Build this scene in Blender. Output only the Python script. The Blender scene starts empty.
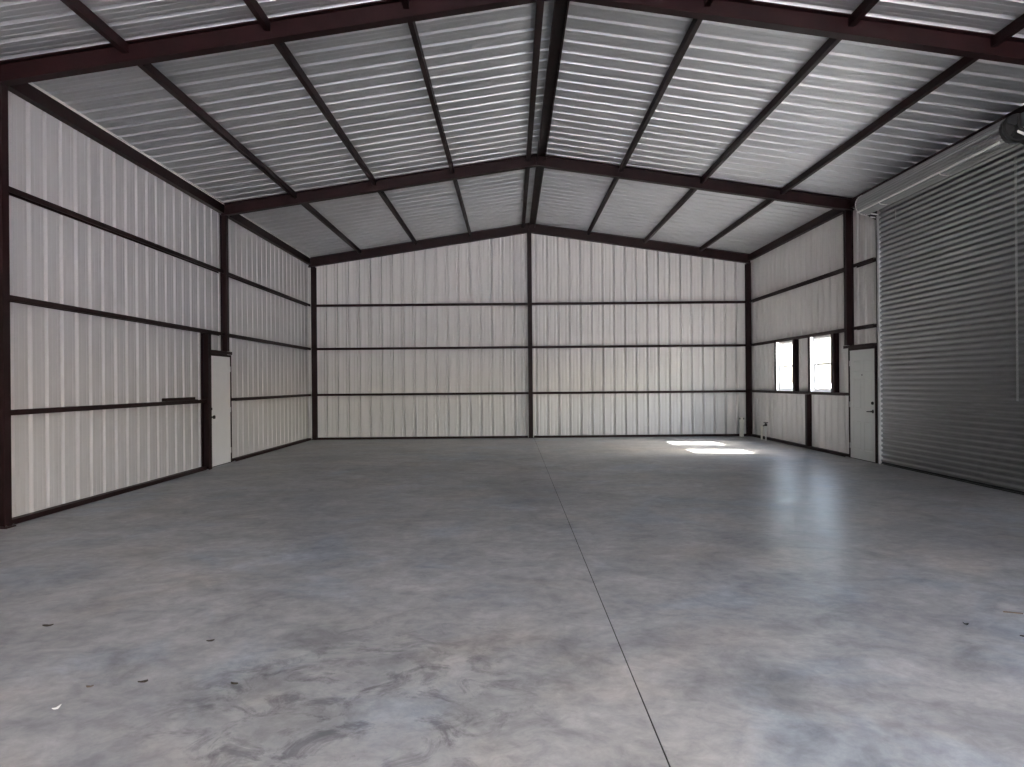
import bpy, bmesh, math, random
from mathutils import Vector, Matrix

FT = 0.3048                     # the building is laid out in feet
S = bpy.context.scene
COL = S.collection
random.seed(7)

# ------------------------------------------------------------------ materials
def new_mat(name):
    m = bpy.data.materials.new(name); m.use_nodes = True
    nt = m.node_tree
    return m, nt, nt.nodes, nt.links, nt.nodes['Principled BSDF']

def ramp(N, stops):
    r = N.new('ShaderNodeValToRGB'); e = r.color_ramp.elements
    while len(e) < len(stops): e.new(0.5)
    for k, (p, c) in enumerate(stops):
        e[k].position = p; e[k].color = (*c, 1) if len(c) == 3 else c
    return r

def noise(N, L, vec, scale, detail=4, rough=.55, dist=0.0):
    n = N.new('ShaderNodeTexNoise'); n.inputs['Scale'].default_value = scale
    n.inputs['Detail'].default_value = detail; n.inputs['Roughness'].default_value = rough
    n.inputs['Distortion'].default_value = dist
    L.new(vec, n.inputs['Vector']); return n.outputs['Fac']

def simple(name, base, rough=.5, metal=0.0, vary=.0, scale=6.0, spec=.5, coat=0.0, bump=0.0):
    m, nt, N, L, P = new_mat(name)
    P.inputs['Roughness'].default_value = rough
    P.inputs['Metallic'].default_value = metal
    P.inputs['Specular IOR Level'].default_value = spec
    tc = N.new('ShaderNodeTexCoord')
    f = noise(N, L, tc.outputs['Object'], scale, 5, .6)
    lo = tuple(max(0, c*(1-vary)) for c in base); hi = tuple(min(1, c*(1+vary)) for c in base)
    r = ramp(N, [(.3, lo), (.7, hi)]); L.new(f, r.inputs['Fac'])
    L.new(r.outputs['Color'], P.inputs['Base Color'])
    if bump:
        b = N.new('ShaderNodeBump'); b.inputs['Strength'].default_value = bump; b.inputs['Distance'].default_value = .01
        L.new(f, b.inputs['Height']); L.new(b.outputs['Normal'], P.inputs['Normal'])
    return m

M = {}
M['steel'] = simple('red_oxide_steel', (.015, .0036, .0042), .5, 0, .35, 3.0, .2)
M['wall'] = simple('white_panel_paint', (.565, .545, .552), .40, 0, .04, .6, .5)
M['wall_back'] = simple('cream_panel_paint_lightened', (.69, .668, .648), .45, 0, .05, .6, .4)  # same panel paint with its cream tint, made lighter to brighten the dim rear
M['galv'] = simple('galvalume_roof_sheet', (.60, .605, .62), .46, .75, .06, 1.2)
M['curtain'] = simple('grey_door_curtain', (.235, .237, .243), .33, .75, .06, 1.5)
M['coil'] = simple('lightened_coil_sheet', (.36, .363, .37), .30, .75, .06, 1.5)  # same sheet as the curtain, lightened because the coil came out too dark
M['zinc'] = simple('zinc_plated_steel', (.55, .55, .55), .35, 1.0, .1, 20)
M['bright'] = simple('bright_steel', (.90, .89, .87), .35, .1, .05, 20)
M['dark'] = simple('dark_cast_steel', (.03, .03, .03), .5, .4, .2, 20)
M['door_l'] = simple('white_door_paint', (.80, .79, .80), .4, 0, .02, 4)
M['door_r'] = simple('grey_white_door_paint', (.62, .63, .61), .4, 0, .02, 4)
M['vinyl'] = simple('white_vinyl', (.78, .77, .76), .4, 0, .02, 10)
M['pvc'] = simple('cream_pvc', (.80, .775, .69), .4, 0, .04, 8)
M['pale_strip'] = simple('pale_eave_strip', (.85, .84, .82), .6, 0, .05, 8)
M['rubber'] = simple('black_rubber', (.012, .012, .012), .7, 0, .1, 20)
M['wood'] = simple('bare_wood', (.15, .11, .085), .7, 0, .2, 30)
M['paper'] = simple('white_paper', (.85, .85, .84), .7, 0, .03, 40)
M['leaf'] = simple('dry_leaf', (.05, .04, .03), .8, 0, .3, 60)
M['ground'] = simple('pale_gravel', (.42, .405, .405), .9, 0, .2, .8, .2)

def concrete():
    m, nt, N, L, P = new_mat('mottled_concrete')
    tc = N.new('ShaderNodeTexCoord'); v = tc.outputs['Object']
    def mul(c1, c2, fac=1.0, mode='MULTIPLY'):
        x = N.new('ShaderNodeMix'); x.data_type = 'RGBA'; x.blend_type = mode
        x.inputs['Factor'].default_value = fac
        L.new(c1, x.inputs['A']); L.new(c2, x.inputs['B']); return x
    n_big = noise(N, L, v, .55, 5, .6, .4)
    n_med = noise(N, L, v, 2.1, 8, .66, .6)
    n_fine = noise(N, L, v, 9, 8, .7, .4)
    r1 = ramp(N, [(.30, (.215, .219, .232)), (.44, (.318, .322, .335)), (.56, (.385, .387, .398)), (.68, (.45, .452, .465))])
    L.new(n_med, r1.inputs['Fac'])
    r2 = ramp(N, [(.34, (.80, .81, .84)), (.5, (1.0, 1.0, 1.0)), (.66, (1.10, 1.10, 1.09))]); L.new(n_big, r2.inputs['Fac'])
    c = mul(r1.outputs['Color'], r2.outputs['Color'])
    r3 = ramp(N, [(.36, (.84, .84, .85)), (.62, (1.10, 1.10, 1.09))]); L.new(n_fine, r3.inputs['Fac'])
    c = mul(c.outputs['Result'], r3.outputs['Color'])
    # brown and blue tints in drifting patches
    mp = N.new('ShaderNodeMapping'); mp.inputs['Location'].default_value = (7.3, 2.1, 4.0); L.new(v, mp.inputs['Vector'])
    nb = noise(N, L, mp.outputs['Vector'], .9, 5, .6, .5)
    rb = ramp(N, [(.34, (.92, .99, 1.07)), (.45, (1, 1, 1)), (.54, (1, .99, .98)), (.68, (1.06, 1.0, .94))]); L.new(nb, rb.inputs['Fac'])
    c = mul(c.outputs['Result'], rb.outputs['Color'])
    # dark trowel burns: a patchy stain left of the joint near the front
    def stain(cx, cy, rad, scale, lo, hi, dark):
        mpp = N.new('ShaderNodeMapping'); mpp.vector_type = 'POINT'
        mpp.inputs['Location'].default_value = (-cx/rad, -cy/rad, 0); mpp.inputs['Scale'].default_value = (1/rad, 1/rad, 1/rad)
        L.new(v, mpp.inputs['Vector'])
        g = N.new('ShaderNodeTexGradient'); g.gradient_type = 'SPHERICAL'; L.new(mpp.outputs['Vector'], g.inputs['Vector'])
        nn = noise(N, L, v, scale, 8, .7, .8)
        r0 = ramp(N, [(lo, (0, 0, 0)), (hi, (1, 1, 1))]); L.new(nn, r0.inputs['Fac'])
        a = N.new('ShaderNodeMath'); a.operation = 'MULTIPLY'; a.inputs[1].default_value = 2.2; a.use_clamp = True; L.new(g.outputs['Fac'], a.inputs[0])
        f = N.new('ShaderNodeMath'); f.operation = 'MULTIPLY'; L.new(a.outputs[0], f.inputs[0]); L.new(r0.outputs['Color'], f.inputs[1])
        rr = ramp(N, [(0, (1, 1, 1)), (1, dark)]); L.new(f.outputs[0], rr.inputs['Fac']); return rr.outputs['Color']
    c = mul(c.outputs['Result'], stain(-4.2*FT, 11.3*FT, 1.15, 4.2, .50, .62, (.52, .52, .54)))
    c = mul(c.outputs['Result'], stain(-3.6*FT, 13.6*FT, .9, 3.4, .52, .68, (.62, .62, .64)))
    c = mul(c.outputs['Result'], stain(6.5*FT, 14.0*FT, 2.4, 1.6, .48, .72, (.76, .76, .79)))
    c = mul(c.outputs['Result'], stain(-3.0*FT, 45*FT, 5.0, 1.2, .46, .66, (.76, .745, .73)))
    L.new(c.outputs['Result'], P.inputs['Base Color'])
    rr = ramp(N, [(.35, (.32,)*3), (.65, (.42,)*3)]); L.new(n_med, rr.inputs['Fac'])
    L.new(rr.outputs['Color'], P.inputs['Roughness'])
    P.inputs['Specular IOR Level'].default_value = .10
    return m
M['concrete'] = concrete()

def glass():
    m, nt, N, L, P = new_mat('window_glass')
    N.remove(P); out = N['Material Output']
    t = N.new('ShaderNodeBsdfTransparent'); t.inputs['Color'].default_value = (.93, .95, .94, 1)
    g = N.new('ShaderNodeBsdfGlossy'); g.inputs['Roughness'].default_value = .02
    x = N.new('ShaderNodeMixShader'); x.inputs['Fac'].default_value = .06
    L.new(t.outputs[0], x.inputs[1]); L.new(g.outputs[0], x.inputs[2]); L.new(x.outputs[0], out.inputs['Surface'])
    return m
M['glass'] = glass()

# ------------------------------------------------------------------ helpers
def obj(name, bm, mat, parent=None, origin=(0, 0, 0), smooth=False):
    """Link the bmesh (in world feet) as one object whose origin sits at ORIGIN (feet)."""
    ox, oy, oz = origin
    for v in bm.verts:
        v.co = Vector(((v.co.x-ox)*FT, (v.co.y-oy)*FT, (v.co.z-oz)*FT))
    bmesh.ops.recalc_face_normals(bm, faces=bm.faces)
    me = bpy.data.meshes.new(name); bm.to_mesh(me); bm.free()
    if smooth:
        for p in me.polygons: p.use_smooth = True
    me.materials.append(mat)
    o = bpy.data.objects.new(name, me); COL.objects.link(o)
    w = Vector((ox*FT, oy*FT, oz*FT))
    if parent is not None:
        o.parent = parent; o.location = w - parent.location
    else:
        o.location = w
    return o

def thing(name, label, cat, origin, group=None):
    o = bpy.data.objects.new(name, None); COL.objects.link(o); o.empty_display_size = .1
    o.location = Vector(origin)*FT
    o['label'] = label; o['category'] = cat; o['kind'] = 'thing'
    if group: o['group'] = group
    return o

def tag(o, label, cat, group=None):
    o['label'] = label; o['category'] = cat; o['kind'] = 'thing'
    if group: o['group'] = group
    return o

def struct(o, label=None):
    o['kind'] = 'structure'
    if label: o['label'] = label
    return o

def ft_pos(parent):
    return tuple(c/FT for c in parent.location)

def prism(bm, pts, a, b, u, v):
    """Sweep the closed 2-D outline PTS (coordinates along vectors u, v) from point a to point b."""
    a, b, u, v = map(Vector, (a, b, u, v))
    A = [bm.verts.new(a + u*x + v*y) for x, y in pts]
    B = [bm.verts.new(b + u*x + v*y) for x, y in pts]
    n = len(pts)
    for i in range(n):
        j = (i+1) % n
        bm.faces.new((A[i], A[j], B[j], B[i]))
    bm.faces.new(A); bm.faces.new(B)
    return bm

def box(bm, x0, x1, y0, y1, z0, z1):
    return prism(bm, [(x0, y0), (x1, y0), (x1, y1), (x0, y1)], (0, 0, z0), (0, 0, z1), (1, 0, 0), (0, 1, 0))

def c_sec(d, w, t=.018, lip=.05):
    """C purlin outline: web along the first axis (0..d), flanges along the second (0..-w), with lips."""
    return [(0, 0), (d, 0), (d, -w), (d-lip, -w), (d-lip, -w+t), (d-t, -w+t), (d-t, -t), (t, -t), (t, -w+t), (lip, -w+t), (lip, -w), (0, -w)]

def i_sec(d, w, tf=.04, tw=.028):
    """I outline: depth d along the first axis from 0, flange width w centred on the second."""
    h = w/2; k = tw/2
    return [(0, -h), (tf, -h), (tf, -k), (d-tf, -k), (d-tf, -h), (d, -h), (d, h), (d-tf, h), (d-tf, k), (tf, k), (tf, h), (0, h)]

def tube(bm, a, b, r, n=16, r2=None, caps=True):
    a, b = Vector(a), Vector(b); d = (b-a).normalized()
    u = d.orthogonal().normalized(); v = d.cross(u); r2 = r if r2 is None else r2
    A = [bm.verts.new(a + (u*math.cos(t)+v*math.sin(t))*r) for t in (2*math.pi*k/n for k in range(n))]
    B = [bm.verts.new(b + (u*math.cos(t)+v*math.sin(t))*r2) for t in (2*math.pi*k/n for k in range(n))]
    for i in range(n):
        j = (i+1) % n; bm.faces.new((A[i], A[j], B[j], B[i]))
    if caps: bm.faces.new(A); bm.faces.new(B)
    return bm

def lathe(bm, base, axis, prof, n=24):
    base, d = Vector(base), Vector(axis).normalized()
    u = d.orthogonal().normalized(); v = d.cross(u); rings = []
    for r, h in prof:
        rings.append([bm.verts.new(base + d*h + (u*math.cos(t)+v*math.sin(t))*max(r, 1e-4)) for t in (2*math.pi*k/n for k in range(n))])
    for A, B in zip(rings, rings[1:]):
        for i in range(n):
            j = (i+1) % n; bm.faces.new((A[i], A[j], B[j], B[i]))
    bm.faces.new(rings[0]); bm.faces.new(rings[-1])
    return bm

def chain_tube(bm, pts, r, n=8):
    for a, b in zip(pts, pts[1:]): tube(bm, a, b, r, n)
    return bm

# ------------------------------------------------------------------ the building's measures (feet)
PITCH = .15
RAF_D = .74
def raf_bot(x): return 18.58 - PITCH*abs(x)
def roof_z(x): return 19.33 - PITCH*abs(x)
Y_REAR, Y_MID, Y_FRONT, Y_NEAR, Y_END = 66.0, 46.0, 25.8, 6.0, -54.0  # Y_END stretches the unseen front part to flatten the daylight falloff
G = (4.03, 8.16, 12.06)         # girt heights
ORD = ('lowest', 'middle', 'highest')

LAPD = {0: 0, 1: .30, 3: .03}; LAPW = {0: .03, 1: .068, 3: .030}
# ------------------------------------------------------------------ corrugated sheets
def rib_breaks(s0, s1, phase=0.0, lap=3):
    """(s, offset) along a ribbed sheet: one deep rib and two shallow ones in every foot, a lap line every three feet."""
    m, M_ = {0: (.014, .15), 1: (.022, .125), 3: (.007, .115)}[lap]
    one = [(.167, .06, .03, m), (.5, .115, .062 if lap == 0 else .06, M_), (.833, .06, .03, m)]
    pts = []
    k0, k1 = math.floor(s0-phase)-1, math.ceil(s1-phase)+1
    for k in range(k0, k1):
        for c, hb, ht, d in one:
            b = k + phase + c
            pts += [(b-hb, 0), (b-ht, d), (b+ht, d), (b+hb, 0)]
            if lap and d > .1 and k % lap == 0:
                pts += [(b+hb+.012, 0), (b+hb+.016, LAPD[lap]), (b+hb+LAPW[lap], LAPD[lap]), (b+hb+LAPW[lap]+.004, 0)]
    pts.sort()
    def off(s):
        for (a, oa), (b, ob) in zip(pts, pts[1:]):
            if a <= s <= b: return oa + (ob-oa)*((s-a)/(b-a) if b > a else 0)
        return 0
    inner = [p for p in pts if s0 < p[0] < s1]
    return [(s0, off(s0))] + inner + [(s1, off(s1))], off

def sheet_wall(name, s0, s1, ztop, place, mat, holes=(), phase=0.0, lap=3, zbot=0.0):
    br, off = rib_breaks(s0, s1, phase, lap)
    extra = [e for h in holes for e in h[:2] if s0 < e < s1]
    br = sorted(br + [(e, off(e)) for e in extra])
    bm = bmesh.new(); cache = {}
    def vert(s, o, z):
        k = (round(s, 5), round(z, 5))
        if k not in cache: cache[k] = bm.verts.new(place(s, o, z))
        return cache[k]
    for (a, oa), (b, ob) in zip(br, br[1:]):
        if b-a < 1e-6: continue
        mid = (a+b)/2
        cuts = sorted((h[2], h[3]) for h in holes if h[0] < mid < h[1])
        spans, z = [], zbot
        for c0, c1 in cuts:
            if c0 > z+1e-6: spans.append((z, c0))
            z = max(z, c1)
        spans.append((z, None))
        for z0, z1 in spans:
            za, zb = (ztop(a), ztop(b)) if z1 is None else (z1, z1)
            bm.faces.new((vert(a, oa, z0), vert(b, ob, z0), vert(b, ob, zb), vert(a, oa, za)))
    return struct(obj(name, bm, mat))

WIN = [(55.55, 58.95, 4.14, 8.05), (48.85, 52.25, 4.14, 8.05)]     # in the right wall: y, y, z, z
DOOR_R = (43.2, 46.7, 0.0, 6.95)
DOOR_L = (43.60, 47.30, 0.0, 6.90)
ROLL = (30.6, 42.6, 0.0, 13.9)
FRONT_OPEN = (-18.5, 18.5, 0.0, 15.5)      # invented unseen front opening, set far back to even out the daylight
BAY_OPEN = (-7.0, 3.0, 0.0, 10.0)       # invented unseen side opening, added for daylight from the right

# ribbed sheets on all four sides
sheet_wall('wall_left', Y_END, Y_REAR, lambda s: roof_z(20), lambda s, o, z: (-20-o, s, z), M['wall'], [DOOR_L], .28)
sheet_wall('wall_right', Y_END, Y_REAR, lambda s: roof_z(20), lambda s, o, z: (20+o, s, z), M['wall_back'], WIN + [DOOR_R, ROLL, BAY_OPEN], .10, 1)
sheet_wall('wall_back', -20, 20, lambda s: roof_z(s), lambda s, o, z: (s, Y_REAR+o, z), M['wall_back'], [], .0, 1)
sheet_wall('wall_front', -20, 20, lambda s: roof_z(s), lambda s, o, z: (s, Y_END-o, z), M['wall'], [FRONT_OPEN], .0)

# roof sheet: ribs run up the slope
br, _ = rib_breaks(Y_END-.3, Y_REAR+.3, .02, lap=0)
bm = bmesh.new(); rows = []
for s, o in br:
    rows.append([bm.verts.new((x, s, roof_z(x)+o)) for x in (-20.4, 0, 20.4)])
for A, B in zip(rows, rows[1:]):
    for i in range(2): bm.faces.new((A[i], A[i+1], B[i+1], B[i]))
struct(obj('ceiling', bm, M['galv']))

# floor slab with a sawn joint down the middle
JX = .27
bm = bmesh.new()
sec = [(-20.3, 0), (JX-.011, 0), (JX-.011, -.08), (JX+.011, -.08), (JX+.011, 0), (20.3, 0), (20.3, -.45), (-20.3, -.45)]
prism(bm, sec, (0, Y_END-.5, 0), (0, Y_REAR+.3, 0), (1, 0, 0), (0, 0, 1))
struct(obj('floor', bm, M['concrete']))
bm = bmesh.new(); box(bm, JX-.0105, JX+.0105, Y_END, Y_REAR-.4, -.079, -.006)
struct(obj('trim_2', bm, M['rubber']), 'dark filler in the sawn floor joint')
bm = bmesh.new()
g = 1500
bm.faces.new([bm.verts.new(p) for p in ((-g, -g, -.3), (g, -g, -.3), (g, g, -.3), (-g, g, -.3))])
struct(obj('ground', bm, M['ground']))

# ------------------------------------------------------------------ steel frame
SIDE = {-1: 'left', 1: 'right'}
def column(side, y, z0, label, width=.36, on_floor=True):
    X = (19.90 if side < 0 else 19.80)*side
    t = thing('steel_column', label, 'column', (X, y, z0))
    bm = bmesh.new()
    d = .40 if side < 0 else .46
    prism(bm, i_sec(d, width), (X, y, z0+(.04 if on_floor else 0)), (X, y, raf_bot(19.7)), (-side, 0, 0), (0, 1, 0))
    obj('shaft', bm, M['steel'], t, (X, y, z0))
    if on_floor:
        bm = bmesh.new(); box(bm, min(X, X-side*.5), max(X, X-side*.5), y-.25, y+.25, z0, z0+.045)
        bp = obj('base_plate', bm, M['steel'], t, (X, y, z0))
        for k in (-1, 1):
            bm = bmesh.new(); lathe(bm, (X-side*.45, y+k*.19, z0+.045), (0, 0, 1), [(.035, 0), (.035, .03), (.018, .03), (.018, .06)], 6)
            a = obj('anchor_bolt', bm, M['dark'], bp, (X, y, z0)); a.location = (0, 0, 0)
    return t

column(-1, Y_FRONT, 0, 'tall rust-brown steel column cut by the left edge, carrying the nearest rafter')
column(1, Y_FRONT, 0, 'tall rust-brown steel column on the roller door side, carrying the nearest rafter')
column(-1, Y_MID, 7.1, 'rust-brown steel column standing on the header over the plain white door', .34, False)
column(1, Y_MID, 7.13, 'rust-brown steel column standing on the header over the panelled door beside the roller door', .36, False)

def end_post(x0, x1, y0, top, label):
    t = thing('end_wall_post', label, 'column', ((x0+x1)/2, y0, 0))
    bm = bmesh.new(); cx = (x0+x1)/2; w = x1-x0
    prism(bm, i_sec(Y_REAR-.02-y0, w), (cx, y0, .04), (cx, y0, top), (0, 1, 0), (1, 0, 0))
    obj('shaft', bm, M['steel'], t, (cx, y0, 0))
    bm = bmesh.new(); box(bm, x0-.06, x1+.06, y0-.06, Y_REAR-.02, 0, .045)
    obj('base_plate', bm, M['steel'], t, (cx, y0, 0))
end_post(-19.62, -19.22, 65.55, raf_bot(19.62)-.10, 'dark steel corner post where the left wall meets the back wall')
end_post(19.44, 19.86, 65.55, raf_bot(19.86)-.10, 'dark steel corner post where the back wall meets the window wall')
end_post(-.19, .19, 65.40, raf_bot(0)-.13, 'dark steel post up the middle of the back wall to the ridge')

FR = [(Y_FRONT, 'nearest frame', .0), (Y_MID, 'middle frame', .0), (Y_REAR-.27, 'back wall frame', .1)]
for y, fname, deeper in FR:
    for side in (-1, 1):
        z0, z1 = raf_bot(19.88)-deeper, raf_bot(.0)-deeper
        bm = bmesh.new()
        a, b = Vector((side*19.88, y, z0)), Vector((0, y, z1))
        ax = (b-a).normalized(); up = Vector((0, 1, 0)).cross(ax) * (-1 if side > 0 else 1)
        if up.z < 0: up = -up
        d = RAF_D + deeper - .015
        sec = i_sec(d, .42, .05)
        A = [bm.verts.new(Vector((a.x, y+q, z0+p))) for p, q in sec]
        B = [bm.verts.new(Vector((b.x, y+q, z1+p))) for p, q in sec]
        n = len(sec)
        for i in range(n): bm.faces.new((A[i], A[(i+1) % n], B[(i+1) % n], B[i]))
        bm.faces.new(A); bm.faces.new(B)
        r = obj('steel_rafter', bm, M['steel'], None, (side*19.88, y, z0))
        tag(r, 'rust-brown rafter of the %s, slope %s' % (fname, 'toward the plain white door wall' if side < 0 else 'toward the window and roller door wall'), 'rafter', 'sloping roof rafters')
        bm = bmesh.new(); box(bm, *(sorted((side*.005, side*.045))), y-.17, y+.17, z1-.02, z1+d)
        obj('splice_plate', bm, M['steel'], r, (0, y, z1))

# roof purlins between the frames
BAYS = [(Y_MID+.02, Y_REAR-.3, 'the rear bay'), (Y_FRONT+.02, Y_MID-.02, 'the middle bay'), (Y_NEAR, Y_FRONT-.02, 'the bay overhead')]
PX = [(-15.2, 15.4, 'first up from the eave'), (-10.2, 10.38, 'second up from the eave'), (-5.3, 5.3, 'third up from the eave')]
for y0, y1, bname in BAYS:
    for side in (-1, 1):
        sl = 'white door side' if side < 0 else 'roller door side'
        for xl, xr, rank in PX:
            x = xl if side < 0 else xr; zt = roof_z(abs(x)+.13)-.012
            bm = bmesh.new()
            prism(bm, c_sec(.35, .20), (x-side*.1, y0, zt-.35), (x-side*.1, y1, zt-.35), (0, 0, 1), (-side, 0, 0))
            tag(obj('roof_purlin', bm, M['steel'], None, (x, y0, zt-.35)), 'rust-brown purlin in %s, %s, %s' % (bname, rank, sl), 'purlin', 'roof purlins')
    # the two at the ridge
    zt = roof_z(-.55)-.012
    bm = bmesh.new(); prism(bm, c_sec(.35, .27), (-.66, y0, zt-.35), (-.66, y1, zt-.35), (0, 0, 1), (0, 0, 0) if 0 else (-1, 0, 0))
    tag(obj('ridge_purlin', bm, M['steel'], None, (-.5, y0, zt-.35)), 'narrow rust-brown ridge purlin in %s, beside the wide one at the ridge' % bname, 'purlin', 'ridge purlins')
    zt = roof_z(.55)-.012
    bm = bmesh.new(); prism(bm, c_sec(.52, .33), (.02, y0, zt), (.02, y1, zt), (1, 0, 0), (0, 0, 1))
    tag(obj('ridge_purlin', bm, M['steel'], None, (.28, y0, zt-.33)), 'wide rust-brown channel purlin along the ridge in %s' % bname, 'purlin', 'ridge purlins')
    for side in (-1, 1):
        bm = bmesh.new()
        z0, z1 = 15.77, roof_z(19.67)-.08
        prism(bm, c_sec(z1-z0, .31), (side*19.67, y0+.3, z0), (side*19.67, y1-.02, z0), (0, 0, 1), (-side, 0, 0))
        tag(obj('eave_strut', bm, M['steel'], None, (side*19.67, y0, z0)), 'deep rust-brown eave strut in %s atop the %s' % (bname, 'white door wall' if side < 0 else 'roller door wall'), 'strut', 'eave struts')

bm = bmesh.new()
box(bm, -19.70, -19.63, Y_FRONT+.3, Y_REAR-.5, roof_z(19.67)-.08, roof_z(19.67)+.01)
struct(obj('trim_1', bm, M['pale_strip']))  # pale strip along the top of the left eave strut

# wall girts: C sections lying flat, open side down
def girt(side, y0, y1, k, label):
    z = G[k]
    x0 = side*19.985
    bm = bmesh.new()
    if k == 0: sec = c_sec(.33, .19)
    else: sec = c_sec(.33, .20)
    prism(bm, sec, (x0, y0, z+.1), (x0, y1, z+.1), (-side, 0, 0), (0, 0, 1))
    return tag(obj('wall_girt', bm, M['steel'], None, (x0, y0, z)), label, 'girt', 'horizontal wall girts')
girt(-1, Y_FRONT+.26, 43.04, 0, 'lowest rust-brown girt on the near left wall, ending at the black door post')
girt(-1, Y_FRONT+.26, Y_MID-.26, 1, 'middle rust-brown girt on the near left wall, passing above the plain white door')
girt(-1, Y_FRONT+.26, Y_MID-.26, 2, 'highest rust-brown girt on the near left wall, up under the eave')
for k in range(3):
    girt(-1, 47.55 if k == 0 else Y_MID+.26, 65.5, k, '%s rust-brown girt on the left wall between the white door and the far corner' % ORD[k])
girt(1, 46.95, 65.5, 0, 'rust-brown sill girt running under both windows')
girt(1, Y_MID+.26, 65.5, 1, 'rust-brown girt running along the tops of both windows')
girt(1, Y_MID+.26, 65.5, 2, 'highest rust-brown girt on the window wall, well above the windows')
girt(1, 43.1, Y_MID-.26, 1, 'short girt just above the panelled door, between column and roller door')
girt(1, 43.1, Y_MID-.26, 2, 'short girt high above the panelled door, between column and roller door')
for k in range(3):
    for side in (-1, 1):
        bm = bmesh.new(); z = G[k]
        xa, xb = sorted((side*.2, side*19.5))
        prism(bm, c_sec(.33, .2), (xa, Y_REAR-.015, z+.1), (xb, Y_REAR-.015, z+.1), (0, -1, 0), (0, 0, 1))
        tag(obj('wall_girt', bm, M['steel'], None, (xa, Y_REAR, z)), '%s rust-brown girt on the back wall, between middle post and %s corner' % (ORD[k], 'white door' if side < 0 else 'window wall'), 'girt', 'horizontal wall girts')

# base channels along the foot of the walls
def base(name, a, b, inw):
    bm = bmesh.new(); prism(bm, c_sec(.30, .19), a, b, inw, (0, 0, 1))
    return struct(obj(name, bm, M['steel']))
base('baseboard_left', (-19.985, Y_FRONT+.36, .19), (-19.985, 43.04, .19), (1, 0, 0))
base('baseboard_left', (-19.985, 47.55, .19), (-19.985, 65.5, .19), (1, 0, 0))
base('baseboard_back', (-19.45, Y_REAR-.015, .19), (-.27, Y_REAR-.015, .19), (0, -1, 0))
base('baseboard_back', (.27, Y_REAR-.015, .19), (19.4, Y_REAR-.015, .19), (0, -1, 0))
base('baseboard_right', (19.985, 46.95, .19), (19.985, 65.5, .19), (-1, 0, 0))

# framing posts round the doors and windows
def stud(side, y0, y1, z0, z1, d, label, flip=1, name='framing_post'):
    """A C stud against the side wall; FLIP = 1 shows its open side to the front of the building."""
    bm = bmesh.new(); x0 = side*19.985
    ya = y1 if flip > 0 else y0
    prism(bm, c_sec(d, y1-y0), (x0, ya, z0), (x0, ya, z1), (-side, 0, 0), (0, flip, 0))
    return tag(obj(name, bm, M['steel'], None, (x0, (y0+y1)/2, z0)), label, 'post', 'framing posts at doors and windows')
stud(-1, 43.0, 43.4, 0, G[1]-.1, .47, 'black-looking steel post on the near side of the plain white door')
stud(1, 55.15, 55.5, G[0]+.1, G[1]-.1, .33, 'dark stud on the near side of the window closer to the back corner')
stud(1, 59.0, 59.35, G[0]+.1, G[1]-.1, .33, 'stud on the far side of the window closer to the back corner', -1)
stud(1, 48.35, 48.8, G[0]+.1, G[1]-.1, .36, 'dark stud between the panelled door and the nearer window')
stud(1, 52.3, 52.65, G[0]+.1, G[1]-.1, .33, 'reddish stud on the far side of the nearer window', -1)
stud(1, 52.85, 53.2, .19, G[0]-.1, .34, 'short rust-brown post from floor to sill girt, below the gap between windows', -1)

# ------------------------------------------------------------------ personnel doors
def door_frame(bm, side, y0, y1, zt, w, x_in, x_out):
    xa, xb = sorted((side*x_in, side*x_out))
    box(bm, xa, xb, y0, y0+w, 0, zt); box(bm, xa, xb, y1-w, y1, 0, zt); box(bm, xa, xb, y0+w, y1-w, zt-w, zt)

def slab_panels(bm, side, x_in, x_out, y0, y1, z0, z1, panels):
    """Door leaf with recessed panels on the room side."""
    X = side*x_in; XO = side*x_out
    ys = sorted({y0, y1, *[p[0] for p in panels], *[p[1] for p in panels]})
    zs = sorted({z0, z1, *[p[2] for p in panels], *[p[3] for p in panels]})
    for ya, yb in zip(ys, ys[1:]):
        for za, zb in zip(zs, zs[1:]):
            inp = any(p[0] <= ya and yb <= p[1] and p[2] <= za and zb <= p[3] for p in panels)
            if not inp:
                bm.faces.new([bm.verts.new(q) for q in ((X, ya, za), (X, yb, za), (X, yb, zb), (X, ya, zb))])
            else:
                e, dp = .06, .03
                R = X + side*dp
                o = [bm.verts.new(q) for q in ((X, ya, za), (X, yb, za), (X, yb, zb), (X, ya, zb))]
                i = [bm.verts.new(q) for q in ((R, ya+e, za+e), (R, yb-e, za+e), (R, yb-e, zb-e), (R, ya+e, zb-e))]
                j = [bm.verts.new(q) for q in ((X+side*.006, ya+2*e, za+2*e), (X+side*.006, yb-2*e, za+2*e), (X+side*.006, yb-2*e, zb-2*e), (X+side*.006, ya+2*e, zb-2*e))]
                for k in range(4):
                    l = (k+1) % 4
                    bm.faces.new((o[k], o[l], i[l], i[k])); bm.faces.new((i[k], i[l], j[l], j[k]))
                bm.faces.new(j)
    bk = [bm.verts.new(q) for q in ((XO, y0, z0), (XO, y1, z0), (XO, y1, z1), (XO, y0, z1))]; bm.faces.new(bk)
    fr = [bm.verts.new(q) for q in ((X, y0, z0), (X, y1, z0), (X, y1, z1), (X, y0, z1))]
    for k in range(4):
        l = (k+1) % 4; bm.faces.new((fr[k], fr[l], bk[l], bk[k]))
    bmesh.ops.remove_doubles(bm, verts=bm.verts, dist=1e-5)

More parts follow.
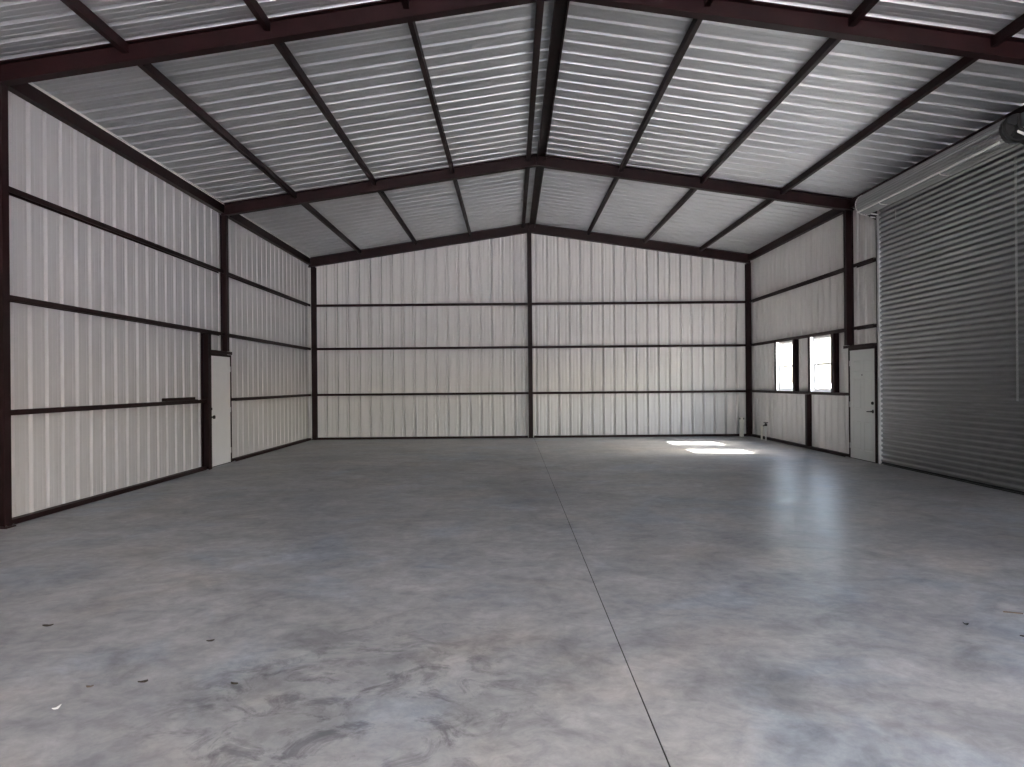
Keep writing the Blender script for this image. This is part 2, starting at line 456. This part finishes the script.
def make_door(name, side, y0, y1, zt, leafmat, framemat, panels, knob_y, label, lever):
    t = bpy.data.objects.new(name, None); COL.objects.link(t); t.location = Vector((side*20, (y0+y1)/2, 0))*FT
    t['kind'] = 'structure'; t['label'] = label
    o = ft_pos(t)
    bm = bmesh.new(); door_frame(bm, side, y0, y1, zt, .13, 19.82, 20.06)
    obj('door_frame', bm, framemat, t, o)
    ya, yb, za, zb = y0+.14, y1-.14, .04, zt-.14
    bm = bmesh.new(); slab_panels(bm, side, 19.86, 20.0, ya, yb, za, zb, panels(ya, yb, za, zb))
    leaf = obj('door_leaf', bm, leafmat, t, o)
    X = 19.86*side; s = -side
    def sub(n, bm, m):
        q = obj(n, bm, m, leaf, o); q.location = (0, 0, 0); return q
    bm = bmesh.new(); lathe(bm, (X, knob_y, 3.05), (s, 0, 0), [(.11, 0), (.11, .03), (.045, .04), (.045, .15)], 18)
    if lever:
        d = 1 if knob_y < (ya+yb)/2 else -1
        tube(bm, (X+s*.15, knob_y-.02*d, 3.05), (X+s*.16, knob_y+.42*d, 3.03), .035, 10)
    else:
        lathe(bm, (X+s*.14, knob_y, 3.05), (s, 0, 0), [(.05, 0), (.1, .03), (.12, .08), (.1, .13), (.05, .15)], 18)
    h = sub('door_handle', bm, M['dark']); h['label'] = 'dark metal door handle'
    bm = bmesh.new(); lathe(bm, (X, knob_y, 3.55), (s, 0, 0), [(.1, 0), (.1, .04), (.05, .05), (.05, .06)], 18)
    box(bm, *sorted((X+s*.05, X+s*.11)), knob_y-.015, knob_y+.015, 3.48, 3.62)
    h = sub('deadbolt', bm, M['dark']); h['label'] = 'dark deadbolt thumb turn'
    hy = yb if knob_y < (ya+yb)/2 else ya
    for z in (.8, 3.4, 6.0):
        bm = bmesh.new(); tube(bm, (X+s*.02, hy, z-.17), (X+s*.02, hy, z+.17), .028, 10)
        sub('hinge', bm, M['zinc'])
    bm = bmesh.new(); box(bm, *sorted((side*19.84, side*20.05)), ya, yb, .0, .035)
    obj('threshold', bm, M['dark'], t, o)
    return t, leaf, sub

def no_panels(a, b, c, d): return []
def six_panels(a, b, c, d):
    w = (b-a); m = (a+b)/2; out = []
    for p, q in ((a+.38, m-.19), (m+.19, b-.38)):
        out += [(p, q, c+.55, c+2.35), (p, q, c+3.1, c+5.05), (p, q, c+5.4, c+6.15)]
    return out
make_door('door_1', -1, DOOR_L[0], DOOR_L[1], DOOR_L[3], M['door_l'], M['steel'], no_panels, DOOR_L[0]+.45, 'plain white flush door with dark knob in the left wall', False)
t, leaf, sub = make_door('door_2', 1, DOOR_R[0], DOOR_R[1], DOOR_R[3], M['door_r'], M['steel'], six_panels, DOOR_R[0]+.42, 'pale grey panelled door with lever handle beside the roller door', True)
bm = bmesh.new(); lathe(bm, (19.86, 44.95, 5.25), (-1, 0, 0), [(.045, 0), (.045, .02), (.03, .03)], 12)
sub('door_viewer', bm, M['dark'])
def header(side, y0, y1, z0, z1, label):
    bm = bmesh.new(); x0 = side*19.985
    prism(bm, c_sec(.36, z1-z0), (x0, y0, z1), (x0, y1, z1), (-side, 0, 0), (0, 0, 1))
    tag(obj('door_header', bm, M['steel'], None, (x0, y0, z0)), label, 'header')
header(-1, 43.4, 46.95, 6.91, 7.1, 'rust-brown steel header across the top of the plain white door')
header(1, 43.1, 46.95, 6.96, 7.13, 'rust-brown steel header across the top of the panelled door')

# ------------------------------------------------------------------ windows
def window(name, h, label):
    y0, y1, z0, z1 = h
    t = bpy.data.objects.new(name, None); COL.objects.link(t); t.location = Vector((20, (y0+y1)/2, z0))*FT
    t['kind'] = 'structure'; t['label'] = label
    o = ft_pos(t)
    def ring(bm, ya, yb, za, zb, w, xa, xb):
        box(bm, xa, xb, ya, ya+w, za, zb); box(bm, xa, xb, yb-w, yb, za, zb)
        box(bm, xa, xb, ya+w, yb-w, za, za+w); box(bm, xa, xb, ya+w, yb-w, zb-w, zb)
    bm = bmesh.new(); ring(bm, y0, y1, z0, z1, .13, 19.90, 20.12)
    obj('window_frame', bm, M['vinyl'], t, o)
    zm = (z0+z1)/2 - .02
    for n, za, zb, xa, xb in (('lower_sash', z0+.13, zm+.06, 19.93, 19.99), ('upper_sash', zm-.06, z1-.13, 20.0, 20.06)):
        bm = bmesh.new(); ring(bm, y0+.13, y1-.13, za, zb, .11, xa, xb)
        s = obj(n, bm, M['vinyl'], t, o)
        bm = bmesh.new(); box(bm, (xa+xb)/2-.008, (xa+xb)/2+.008, y0+.23, y1-.23, za+.1, zb-.1)
        p = obj('pane', bm, M['glass'], s, o); p.location = (0, 0, 0)
    bm = bmesh.new(); box(bm, 19.68, 19.9, y0+.0, y1-.0, z0-.02, z0+.03)
    obj('window_sill', bm, M['vinyl'], t, o)
    for ya, yb in ((y0, y0+.03), (y1-.03, y1)):
        bm = bmesh.new(); box(bm, 19.66, 19.9, ya, yb, z0+.03, z1)
        obj('jamb_glare_strip', bm, M['vinyl'], t, o)  # added white strip imitating window glare on the reveal
window('window_1', WIN[0], 'bright white sash window closer to the back corner')
window('window_2', WIN[1], 'bright white sash window closer to the panelled door')

# ------------------------------------------------------------------ roller door
rd = thing('roller_door', 'large grey corrugated steel roller door closed in the right wall', 'door', (19.95, (ROLL[0]+ROLL[1])/2, 0))
o = ft_pos(rd)
CY0, CY1 = 30.2, 42.8
bm = bmesh.new(); pz = .287; prof = []
z = .14
while z < 15.3:
    for f, x in ((0, .0), (.10, .045), (.22, .078), (.36, .088), (.50, .078), (.62, .045), (.72, .0), (.86, -.004)):
        prof.append((19.985-x, z+f*pz))
    z += pz
A = [bm.verts.new((x, CY0, z)) for x, z in prof]; B = [bm.verts.new((x, CY1, z)) for x, z in prof]
for i in range(len(prof)-1): bm.faces.new((A[i], A[i+1], B[i+1], B[i]))
cur = obj('curtain', bm, M['curtain'], rd, o, smooth=True)
for k, z in ((0, 14.05), ):
    bm = bmesh.new(); box(bm, 19.87, 19.895, 40.9, 40.94, 13.95, 14.5)
    p = obj('pull_strap', bm, M['zinc'], cur, o); p.location = (0, 0, 0)
bm = bmesh.new()
prism(bm, [(19.86, 0.02), (20.02, 0.02), (20.02, .15), (19.93, .15), (19.93, .06), (19.86, .06)], (0, CY0, 0), (0, CY1, 0), (1, 0, 0), (0, 0, 1))
bb = obj('bottom_bar', bm, M['dark'], rd, o); bb['label'] = 'dark bottom bar of the roller door'
bm = bmesh.new(); box(bm, 19.92, 19.99, CY0, CY1, .002, .03)
q = obj('rubber_seal', bm, M['rubber'], bb, o); q.location = (0, 0, 0)
for ya, yb, s in ((CY1-.06, CY1+.24, 1), (CY0-.24, CY0+.06, -1)):
    bm = bmesh.new()
    # guide: a channel that wraps the curtain edge, with a flat jamb leg behind
    yw = yb if s > 0 else ya
    prism(bm, [(19.83, 0), (20.0, 0), (20.0, -.3), (19.975, -.3), (19.975, -.02), (19.855, -.02), (19.855, -.3), (19.83, -.3)],
          (0, yw, 0), (0, yw, 14.6), (1, 0, 0), (0, s, 0))
    gd = obj('guide', bm, M['zinc'], rd, o)
    bm = bmesh.new(); box(bm, 19.80, 19.83, yw-s*.05-.02, yw-s*.05+.02, 0, 14.6)
    q = obj('guide_edge', bm, M['dark'], gd, o); q.location = (0, 0, 0)
# coiled curtain on the barrel
CX, CZ, CR = 19.27, 15.27, .60
bm = bmesh.new()
n = 26; ring = []
for k in range(n*6):
    a = 2*math.pi*k/(n*6); ph = (k % 6)/6
    r = CR - .035 + (.035 if .15 < ph < .6 else 0)
    ring.append((CX+r*math.cos(a), CZ+r*math.sin(a)))
prism(bm, ring, (0, 30.45, 0), (0, 43.1, 0), (1, 0, 0), (0, 0, 1))
coil = obj('coil', bm, M['coil'], rd, o); coil['label'] = 'rolled curtain coil under the eave'
def csub(n, bm, m):
    q = obj(n, bm, m, coil, o); q.location = (0, 0, 0); return q
bm = bmesh.new(); tube(bm, (CX, 29.6, CZ), (CX, 43.6, CZ), .09, 16); csub('axle', bm, M['zinc'])
bm = bmesh.new(); lathe(bm, (CX, 43.1, CZ), (0, 1, 0), [(CR, 0), (CR+.02, .03), (CR-.02, .09), (.2, .1)], 32); csub('end_disc', bm, M['bright'])
RX, RZ = 18.80, 14.83
bm = bmesh.new(); tube(bm, (RX, 30.6, RZ), (RX, 43.15, RZ), .055, 12)
rod = obj('stop_bar', bm, M['bright'], rd, o); rod['label'] = 'bright bar along the underside of the coil'
for y in (34.9, 40.6):
    bm = bmesh.new(); chain_tube(bm, [(RX, y, RZ-.02), (RX+.05, y-.02, RZ-.12), (RX+.35, y-.03, RZ-.17), (RX+.6, y-.03, RZ-.1)], .025, 8)
    q = obj('stop_clip', bm, M['bright'], rod, o); q.location = (0, 0, 0)
for y, nm in ((43.22, 0), (30.2, 1)):
    bm = bmesh.new()
    prism(bm, [(20.0, 14.35), (20.0, 15.72), (19.2, 15.7), (18.9, 15.5), (18.9, 15.0), (19.2, 14.8)], (0, y, 0), (0, y+.03, 0), (1, 0, 0), (0, 0, 1))
    br_ = obj('end_bracket', bm, M['dark'], rd, o)
    for z in (14.55, 14.75):
        bm = bmesh.new(); tube(bm, (19.55, y-.12, z), (19.98, y-.12, z-.06), .04, 8)
        q = obj('bracket_bolt', bm, M['bright'], br_, o); q.location = (0, 0, 0)
# chain hoist on the near end of the barrel
bm = bmesh.new()
prof = [(.12, -.1), (.52, -.1), (.56, -.06), (.50, -.02), (.46, 0), (.50, .02), (.56, .06), (.52, .1), (.12, .1)]
lathe(bm, (CX-.12, 30.05, CZ), (0, 1, 0), prof, 36)
wheel = obj('chain_wheel', bm, M['dark'], rd, o)
bm = bmesh.new()
for k in range(5):
    a = 2*math.pi*k/5+.3
    tube(bm, (CX-.12, 29.93, CZ), (CX-.12+.5*math.cos(a), 29.93, CZ+.5*math.sin(a)), .04, 8)
lathe(bm, (CX-.12, 29.8, CZ), (0, 1, 0), [(.14, 0), (.14, .15), (.1, .2)], 18)
q = obj('spokes', bm, M['dark'], wheel, o); q.location = (0, 0, 0)
bm = bmesh.new(); box(bm, 19.15, 19.75, 29.3, 29.8, 15.2, 15.75); box(bm, 19.25, 19.65, 29.2, 29.3, 15.25, 15.7)
obj('gear_box', bm, M['curtain'], rd, o)
for dz in (0, -.12):
    bm = bmesh.new(); tube(bm, (CX-.25, 29.8, CZ-.22+dz*.3), (CX+.45, 29.2, CZ-.85+dz), .035, 10)
    obj('tension_rod', bm, M['bright'], rd, o)
bm = bmesh.new()
for s in (0, 1):
    zc = 14.3
    k = 0
    while zc > 4.0:
        c = Vector((19.78-.02*s, 31.0+.045*s, zc))
        # one link: a small elongated ring
        pts = []
        for q in range(8):
            a = 2*math.pi*q/8
            pts.append(c + Vector((0 if k % 2 else .02*math.cos(a), .02*math.cos(a) if k % 2 else 0, .07*math.sin(a))))
        chain_tube(bm, pts+[pts[0]], .007, 4)
        zc -= .125; k += 1
ch = obj('hand_chain', bm, M['zinc'], rd, o)

# ------------------------------------------------------------------ small things
# bar left lying on the low girt beside the white door
bm = bmesh.new()
prism(bm, [(0, 0), (.18, 0), (.18, .03), (.03, .03), (.03, .17), (0, .17)], (-19.95, 38.1, G[0]+.105), (-19.95, 42.1, G[0]+.105), (1, 0, 0), (0, 0, 1))
tag(obj('angle_bar', bm, M['steel'], None, (-19.9, 39.8, G[0]+.105)), 'dark loose steel angle bar lying on the low girt near the white door', 'bar')

# cream waste pipe in the back corner
t = thing('drain_pipe', 'cream upright plastic pipe stub on the floor by the back corner post', 'pipe', (18.75, 65.1, 0)); o = ft_pos(t)
bm = bmesh.new(); lathe(bm, (18.75, 65.1, 0), (0, 0, 1), [(.185, 0), (.185, 1.28), (.225, 1.3), (.225, 1.5), (.2, 1.53)], 24)
obj('pipe', bm, M['pvc'], t, o, False)
bm = bmesh.new(); lathe(bm, (18.75, 65.1, 1.53), (0, 0, 1), [(.16, 0), (.16, .1), (.09, .11), (.09, .2), (.07, .21)], 20)
obj('cap', bm, M['pvc'], t, o)
for s in (-1, 1):
    bm = bmesh.new(); lathe(bm, (18.75+s*.17, 65.0, 1.53), (0, 0, 1), [(.04, 0), (.05, .06), (.03, .14)], 10)
    obj('cap_clamp', bm, M['dark'], t, o)
# water standpipe by the window wall
t = thing('water_standpipe', 'short pipe with dark tap head standing by the window wall', 'tap', (19.35, 60.6, 0)); o = ft_pos(t)
bm = bmesh.new(); tube(bm, (19.35, 60.6, 0), (19.35, 60.6, 1.25), .07, 14); obj('riser', bm, M['zinc'], t, o)
bm = bmesh.new(); lathe(bm, (19.35, 60.6, 1.2), (0, 0, 1), [(.09, 0), (.12, .05), (.12, .16), (.05, .2), (.05, .26)], 14)
tube(bm, (19.35, 60.6, 1.3), (19.1, 60.5, 1.22), .05, 10); lathe(bm, (19.35, 60.6, 1.44), (0, 0, 1), [(.17, 0), (.19, .03), (.17, .06)], 14)
obj('tap_head', bm, M['dark'], t, o)
bm = bmesh.new(); lathe(bm, (19.4, 61.75, 0), (0, 0, 1), [(.085, 0), (.085, .95), (.10, .96), (.10, 1.12), (.07, 1.15)], 16)
tag(obj('conduit_stub', bm, M['pvc'], None, (19.4, 61.75, 0)), 'thin white capped pipe stub behind the tap by the window wall', 'pipe')

# scraps on the floor
def flake(name, x, y, size, mat, label, cat, ang=0.0, curl=.12, asp=2.2, jag=.25, thick=.012):
    bm = bmesh.new(); n = 9; rng = random.Random(name + str(x)); top = []; bot = []
    for k in range(n):
        a = 2*math.pi*k/n; r = 1 + rng.uniform(-jag, jag)
        u, v = r*math.cos(a)*size, r*math.sin(a)*size/asp
        zz = .004 + curl*size*(u/size)**2
        X = x + u*math.cos(ang) - v*math.sin(ang); Y = y + u*math.sin(ang) + v*math.cos(ang)
        top.append(bm.verts.new((X, Y, zz+thick))); bot.append(bm.verts.new((X, Y, zz)))
    ct = bm.verts.new((x, y, .004+thick)); cb = bm.verts.new((x, y, .004))
    for k in range(n):
        l = (k+1) % n
        bm.faces.new((top[k], top[l], ct)); bm.faces.new((bot[k], bot[l], cb)); bm.faces.new((top[k], top[l], bot[l], bot[k]))
    tag(obj(name, bm, mat, None, (x, y, 0)), label, cat, 'scraps lying on the floor')
def stick(name, a, b, w, h, mat, label, cat):
    bm = bmesh.new(); a = Vector(a); b = Vector(b); d = (b-a).normalized(); n = Vector((-d.y, d.x, 0)); m = (a+b)/2 + n*w*.8
    pr = [(-w, 0), (w, 0), (w*.9, h), (0, h*1.25), (-w*.9, h)]
    rows = [[bm.verts.new(p + n*(q*s) + Vector((0, 0, r))) for q, r in pr] for p, s in ((a, .5), (m, 1), (b, .7))]
    for A, B in zip(rows, rows[1:]):
        for i in range(5): bm.faces.new((A[i], A[(i+1) % 5], B[(i+1) % 5], B[i]))
    bm.faces.new(rows[0]); bm.faces.new(rows[-1])
    tag(obj(name, bm, mat, None, tuple((a+b)/2)), label, cat, 'scraps lying on the floor')
SCRAPS = True
def floor_pt(u, v):
    """Where the photographed scrap lies on the slab (feet from the camera's foot point)."""
    y = 731*4.935/(v-383.2+(u-512)*.0089); return ((u-512)/731*y-1.72+.0089*4.935, y)
x, y = floor_pt(51, 709); flake('paper_scrap', x, y, .075, M['paper'], 'white curled paper scrap on the floor in the near left', 'scrap', .9, .5, 2.6)
x, y = floor_pt(44, 626); flake('dry_leaf', x, y, .11, M['leaf'], 'dark leaf scrap farthest to the left on the open floor', 'leaf', .1, .15)
x, y = floor_pt(207, 641); flake('dry_leaf', x, y, .07, M['leaf'], 'tiny dark leaf scrap lying in a tan patch, farthest from the front of those left', 'leaf', .4, .15)
x, y = floor_pt(139, 682); flake('dry_leaf', x, y, .075, M['leaf'], 'dark leaf scrap between the white paper scrap and the speck right of it', 'leaf', .5, .15)
x, y = floor_pt(230, 684); flake('dry_leaf', x, y, .07, M['leaf'], 'dark leaf scrap lying nearest to the dark floor stain', 'leaf', -.2, .15)
x, y = floor_pt(85, 687); flake('wood_chip', x, y, .06, M['wood'], 'small brown chip just behind the white paper scrap', 'chip', .2, .2)
x, y = floor_pt(962.5, 625); flake('pebble_chip', x, y, .05, M['rubber'], 'tiny black chip on the floor in the near right', 'chip', .1, .6, 1.5)
a = floor_pt(1000, 612.5); b = floor_pt(1020, 614.5)
stick('wood_splinter', (a[0], a[1], .002), (b[0], b[1], .002), .018, .022, M['wood'], 'thin brown wood splinter on the floor at the right edge', 'splinter')
x, y = floor_pt(1021, 637); flake('dry_leaf', x, y, .09, M['leaf'], 'grey leaf scrap at the right edge nearer than the wood splinter', 'leaf', -.3, .15, 3)
x, y = floor_pt(883.5, 464.8); flake('paper_scrap', x, y, .16, M['paper'], 'white paper scrap at the foot of the roller door guide', 'scrap', 2.6, .4, 2.4)

# ------------------------------------------------------------------ light
SUN_DIR = Vector((-7.07, 1.18, -6.1)).normalized()
ld = bpy.data.lights.new('sun', 'SUN'); ld.energy = 12.0; ld.angle = math.radians(.55); ld.color = (1, .97, .94)
lo = bpy.data.objects.new('sun', ld); COL.objects.link(lo)
lo.rotation_euler = SUN_DIR.to_track_quat('-Z', 'Y').to_euler(); lo.location = (30, -5, 25)

w = bpy.data.worlds.new('sky'); S.world = w; w.use_nodes = True
N, L = w.node_tree.nodes, w.node_tree.links
sky = N.new('ShaderNodeTexSky'); sky.sky_type = 'NISHITA'; sky.sun_disc = False
sky.sun_elevation = math.asin(-SUN_DIR.z)
sky.sun_rotation = math.atan2(-SUN_DIR.x, -SUN_DIR.y)
sky.air_density = 1.0; sky.dust_density = 4.0; sky.ozone_density = 1.0
bg = N['Background']; bg.inputs['Strength'].default_value = .6
hs = N.new('ShaderNodeHueSaturation'); hs.inputs['Saturation'].default_value = .9
L.new(sky.outputs['Color'], hs.inputs['Color']); L.new(hs.outputs['Color'], bg.inputs['Color'])

def portal(name, loc, rot, sx, sy):
    l = bpy.data.lights.new(name, 'AREA'); l.shape = 'RECTANGLE'; l.size = sx*FT; l.size_y = sy*FT
    l.cycles.is_portal = True
    p = bpy.data.objects.new(name, l); COL.objects.link(p); p.location = Vector(loc)*FT; p.rotation_euler = rot
portal('unseen_front_portal', (0, Y_END-.2, 7.75), (math.radians(90), 0, 0), 37, 15.5)
portal('unseen_bay_portal', (20.3, -2, 5), (math.radians(90), 0, math.radians(90)), 10, 10)
for k, h in enumerate(WIN):
    portal('window_portal', (20.25, (h[0]+h[1])/2, (h[2]+h[3])/2), (math.radians(90), 0, math.radians(90)), 3.4, 3.9)

# ------------------------------------------------------------------ camera
cam = bpy.data.cameras.new('camera'); co = bpy.data.objects.new('camera', cam); COL.objects.link(co)
cam.sensor_fit = 'HORIZONTAL'; cam.sensor_width = 36.0; cam.lens = 731/1024*36.0
cam.clip_start = .05; cam.clip_end = 2000
yaw, pit, rol = .0009, -.0004, .0089
Ry = Matrix(((math.cos(yaw), -math.sin(yaw), 0), (math.sin(yaw), math.cos(yaw), 0), (0, 0, 1)))
Rp = Matrix(((1, 0, 0), (0, math.cos(pit), math.sin(pit)), (0, -math.sin(pit), math.cos(pit))))
Rr = Matrix(((math.cos(rol), 0, -math.sin(rol)), (0, 1, 0), (math.sin(rol), 0, math.cos(rol))))
R = Rr @ Rp @ Ry
right, fwd, up = R[0], R[1], R[2]
mat = Matrix((right, up, -fwd)).transposed().to_4x4()
mat.translation = Vector((-1.72, 0, 4.935))*FT
co.matrix_world = mat
S.camera = co

S.view_settings.view_transform = 'Standard'; S.view_settings.look = 'None'
S.view_settings.exposure = 2.86; S.view_settings.gamma = 1.0; S.view_settings.use_curve_mapping = False
S.cycles.max_bounces = 16; S.cycles.diffuse_bounces = 10; S.cycles.glossy_bounces = 8; S.cycles.transparent_max_bounces = 12
S.cycles.sample_clamp_indirect = 8.0
S.cycles.use_denoising = True
S.cycles.denoising_prefilter = 'ACCURATE'
S.render.filter_size = 1.1
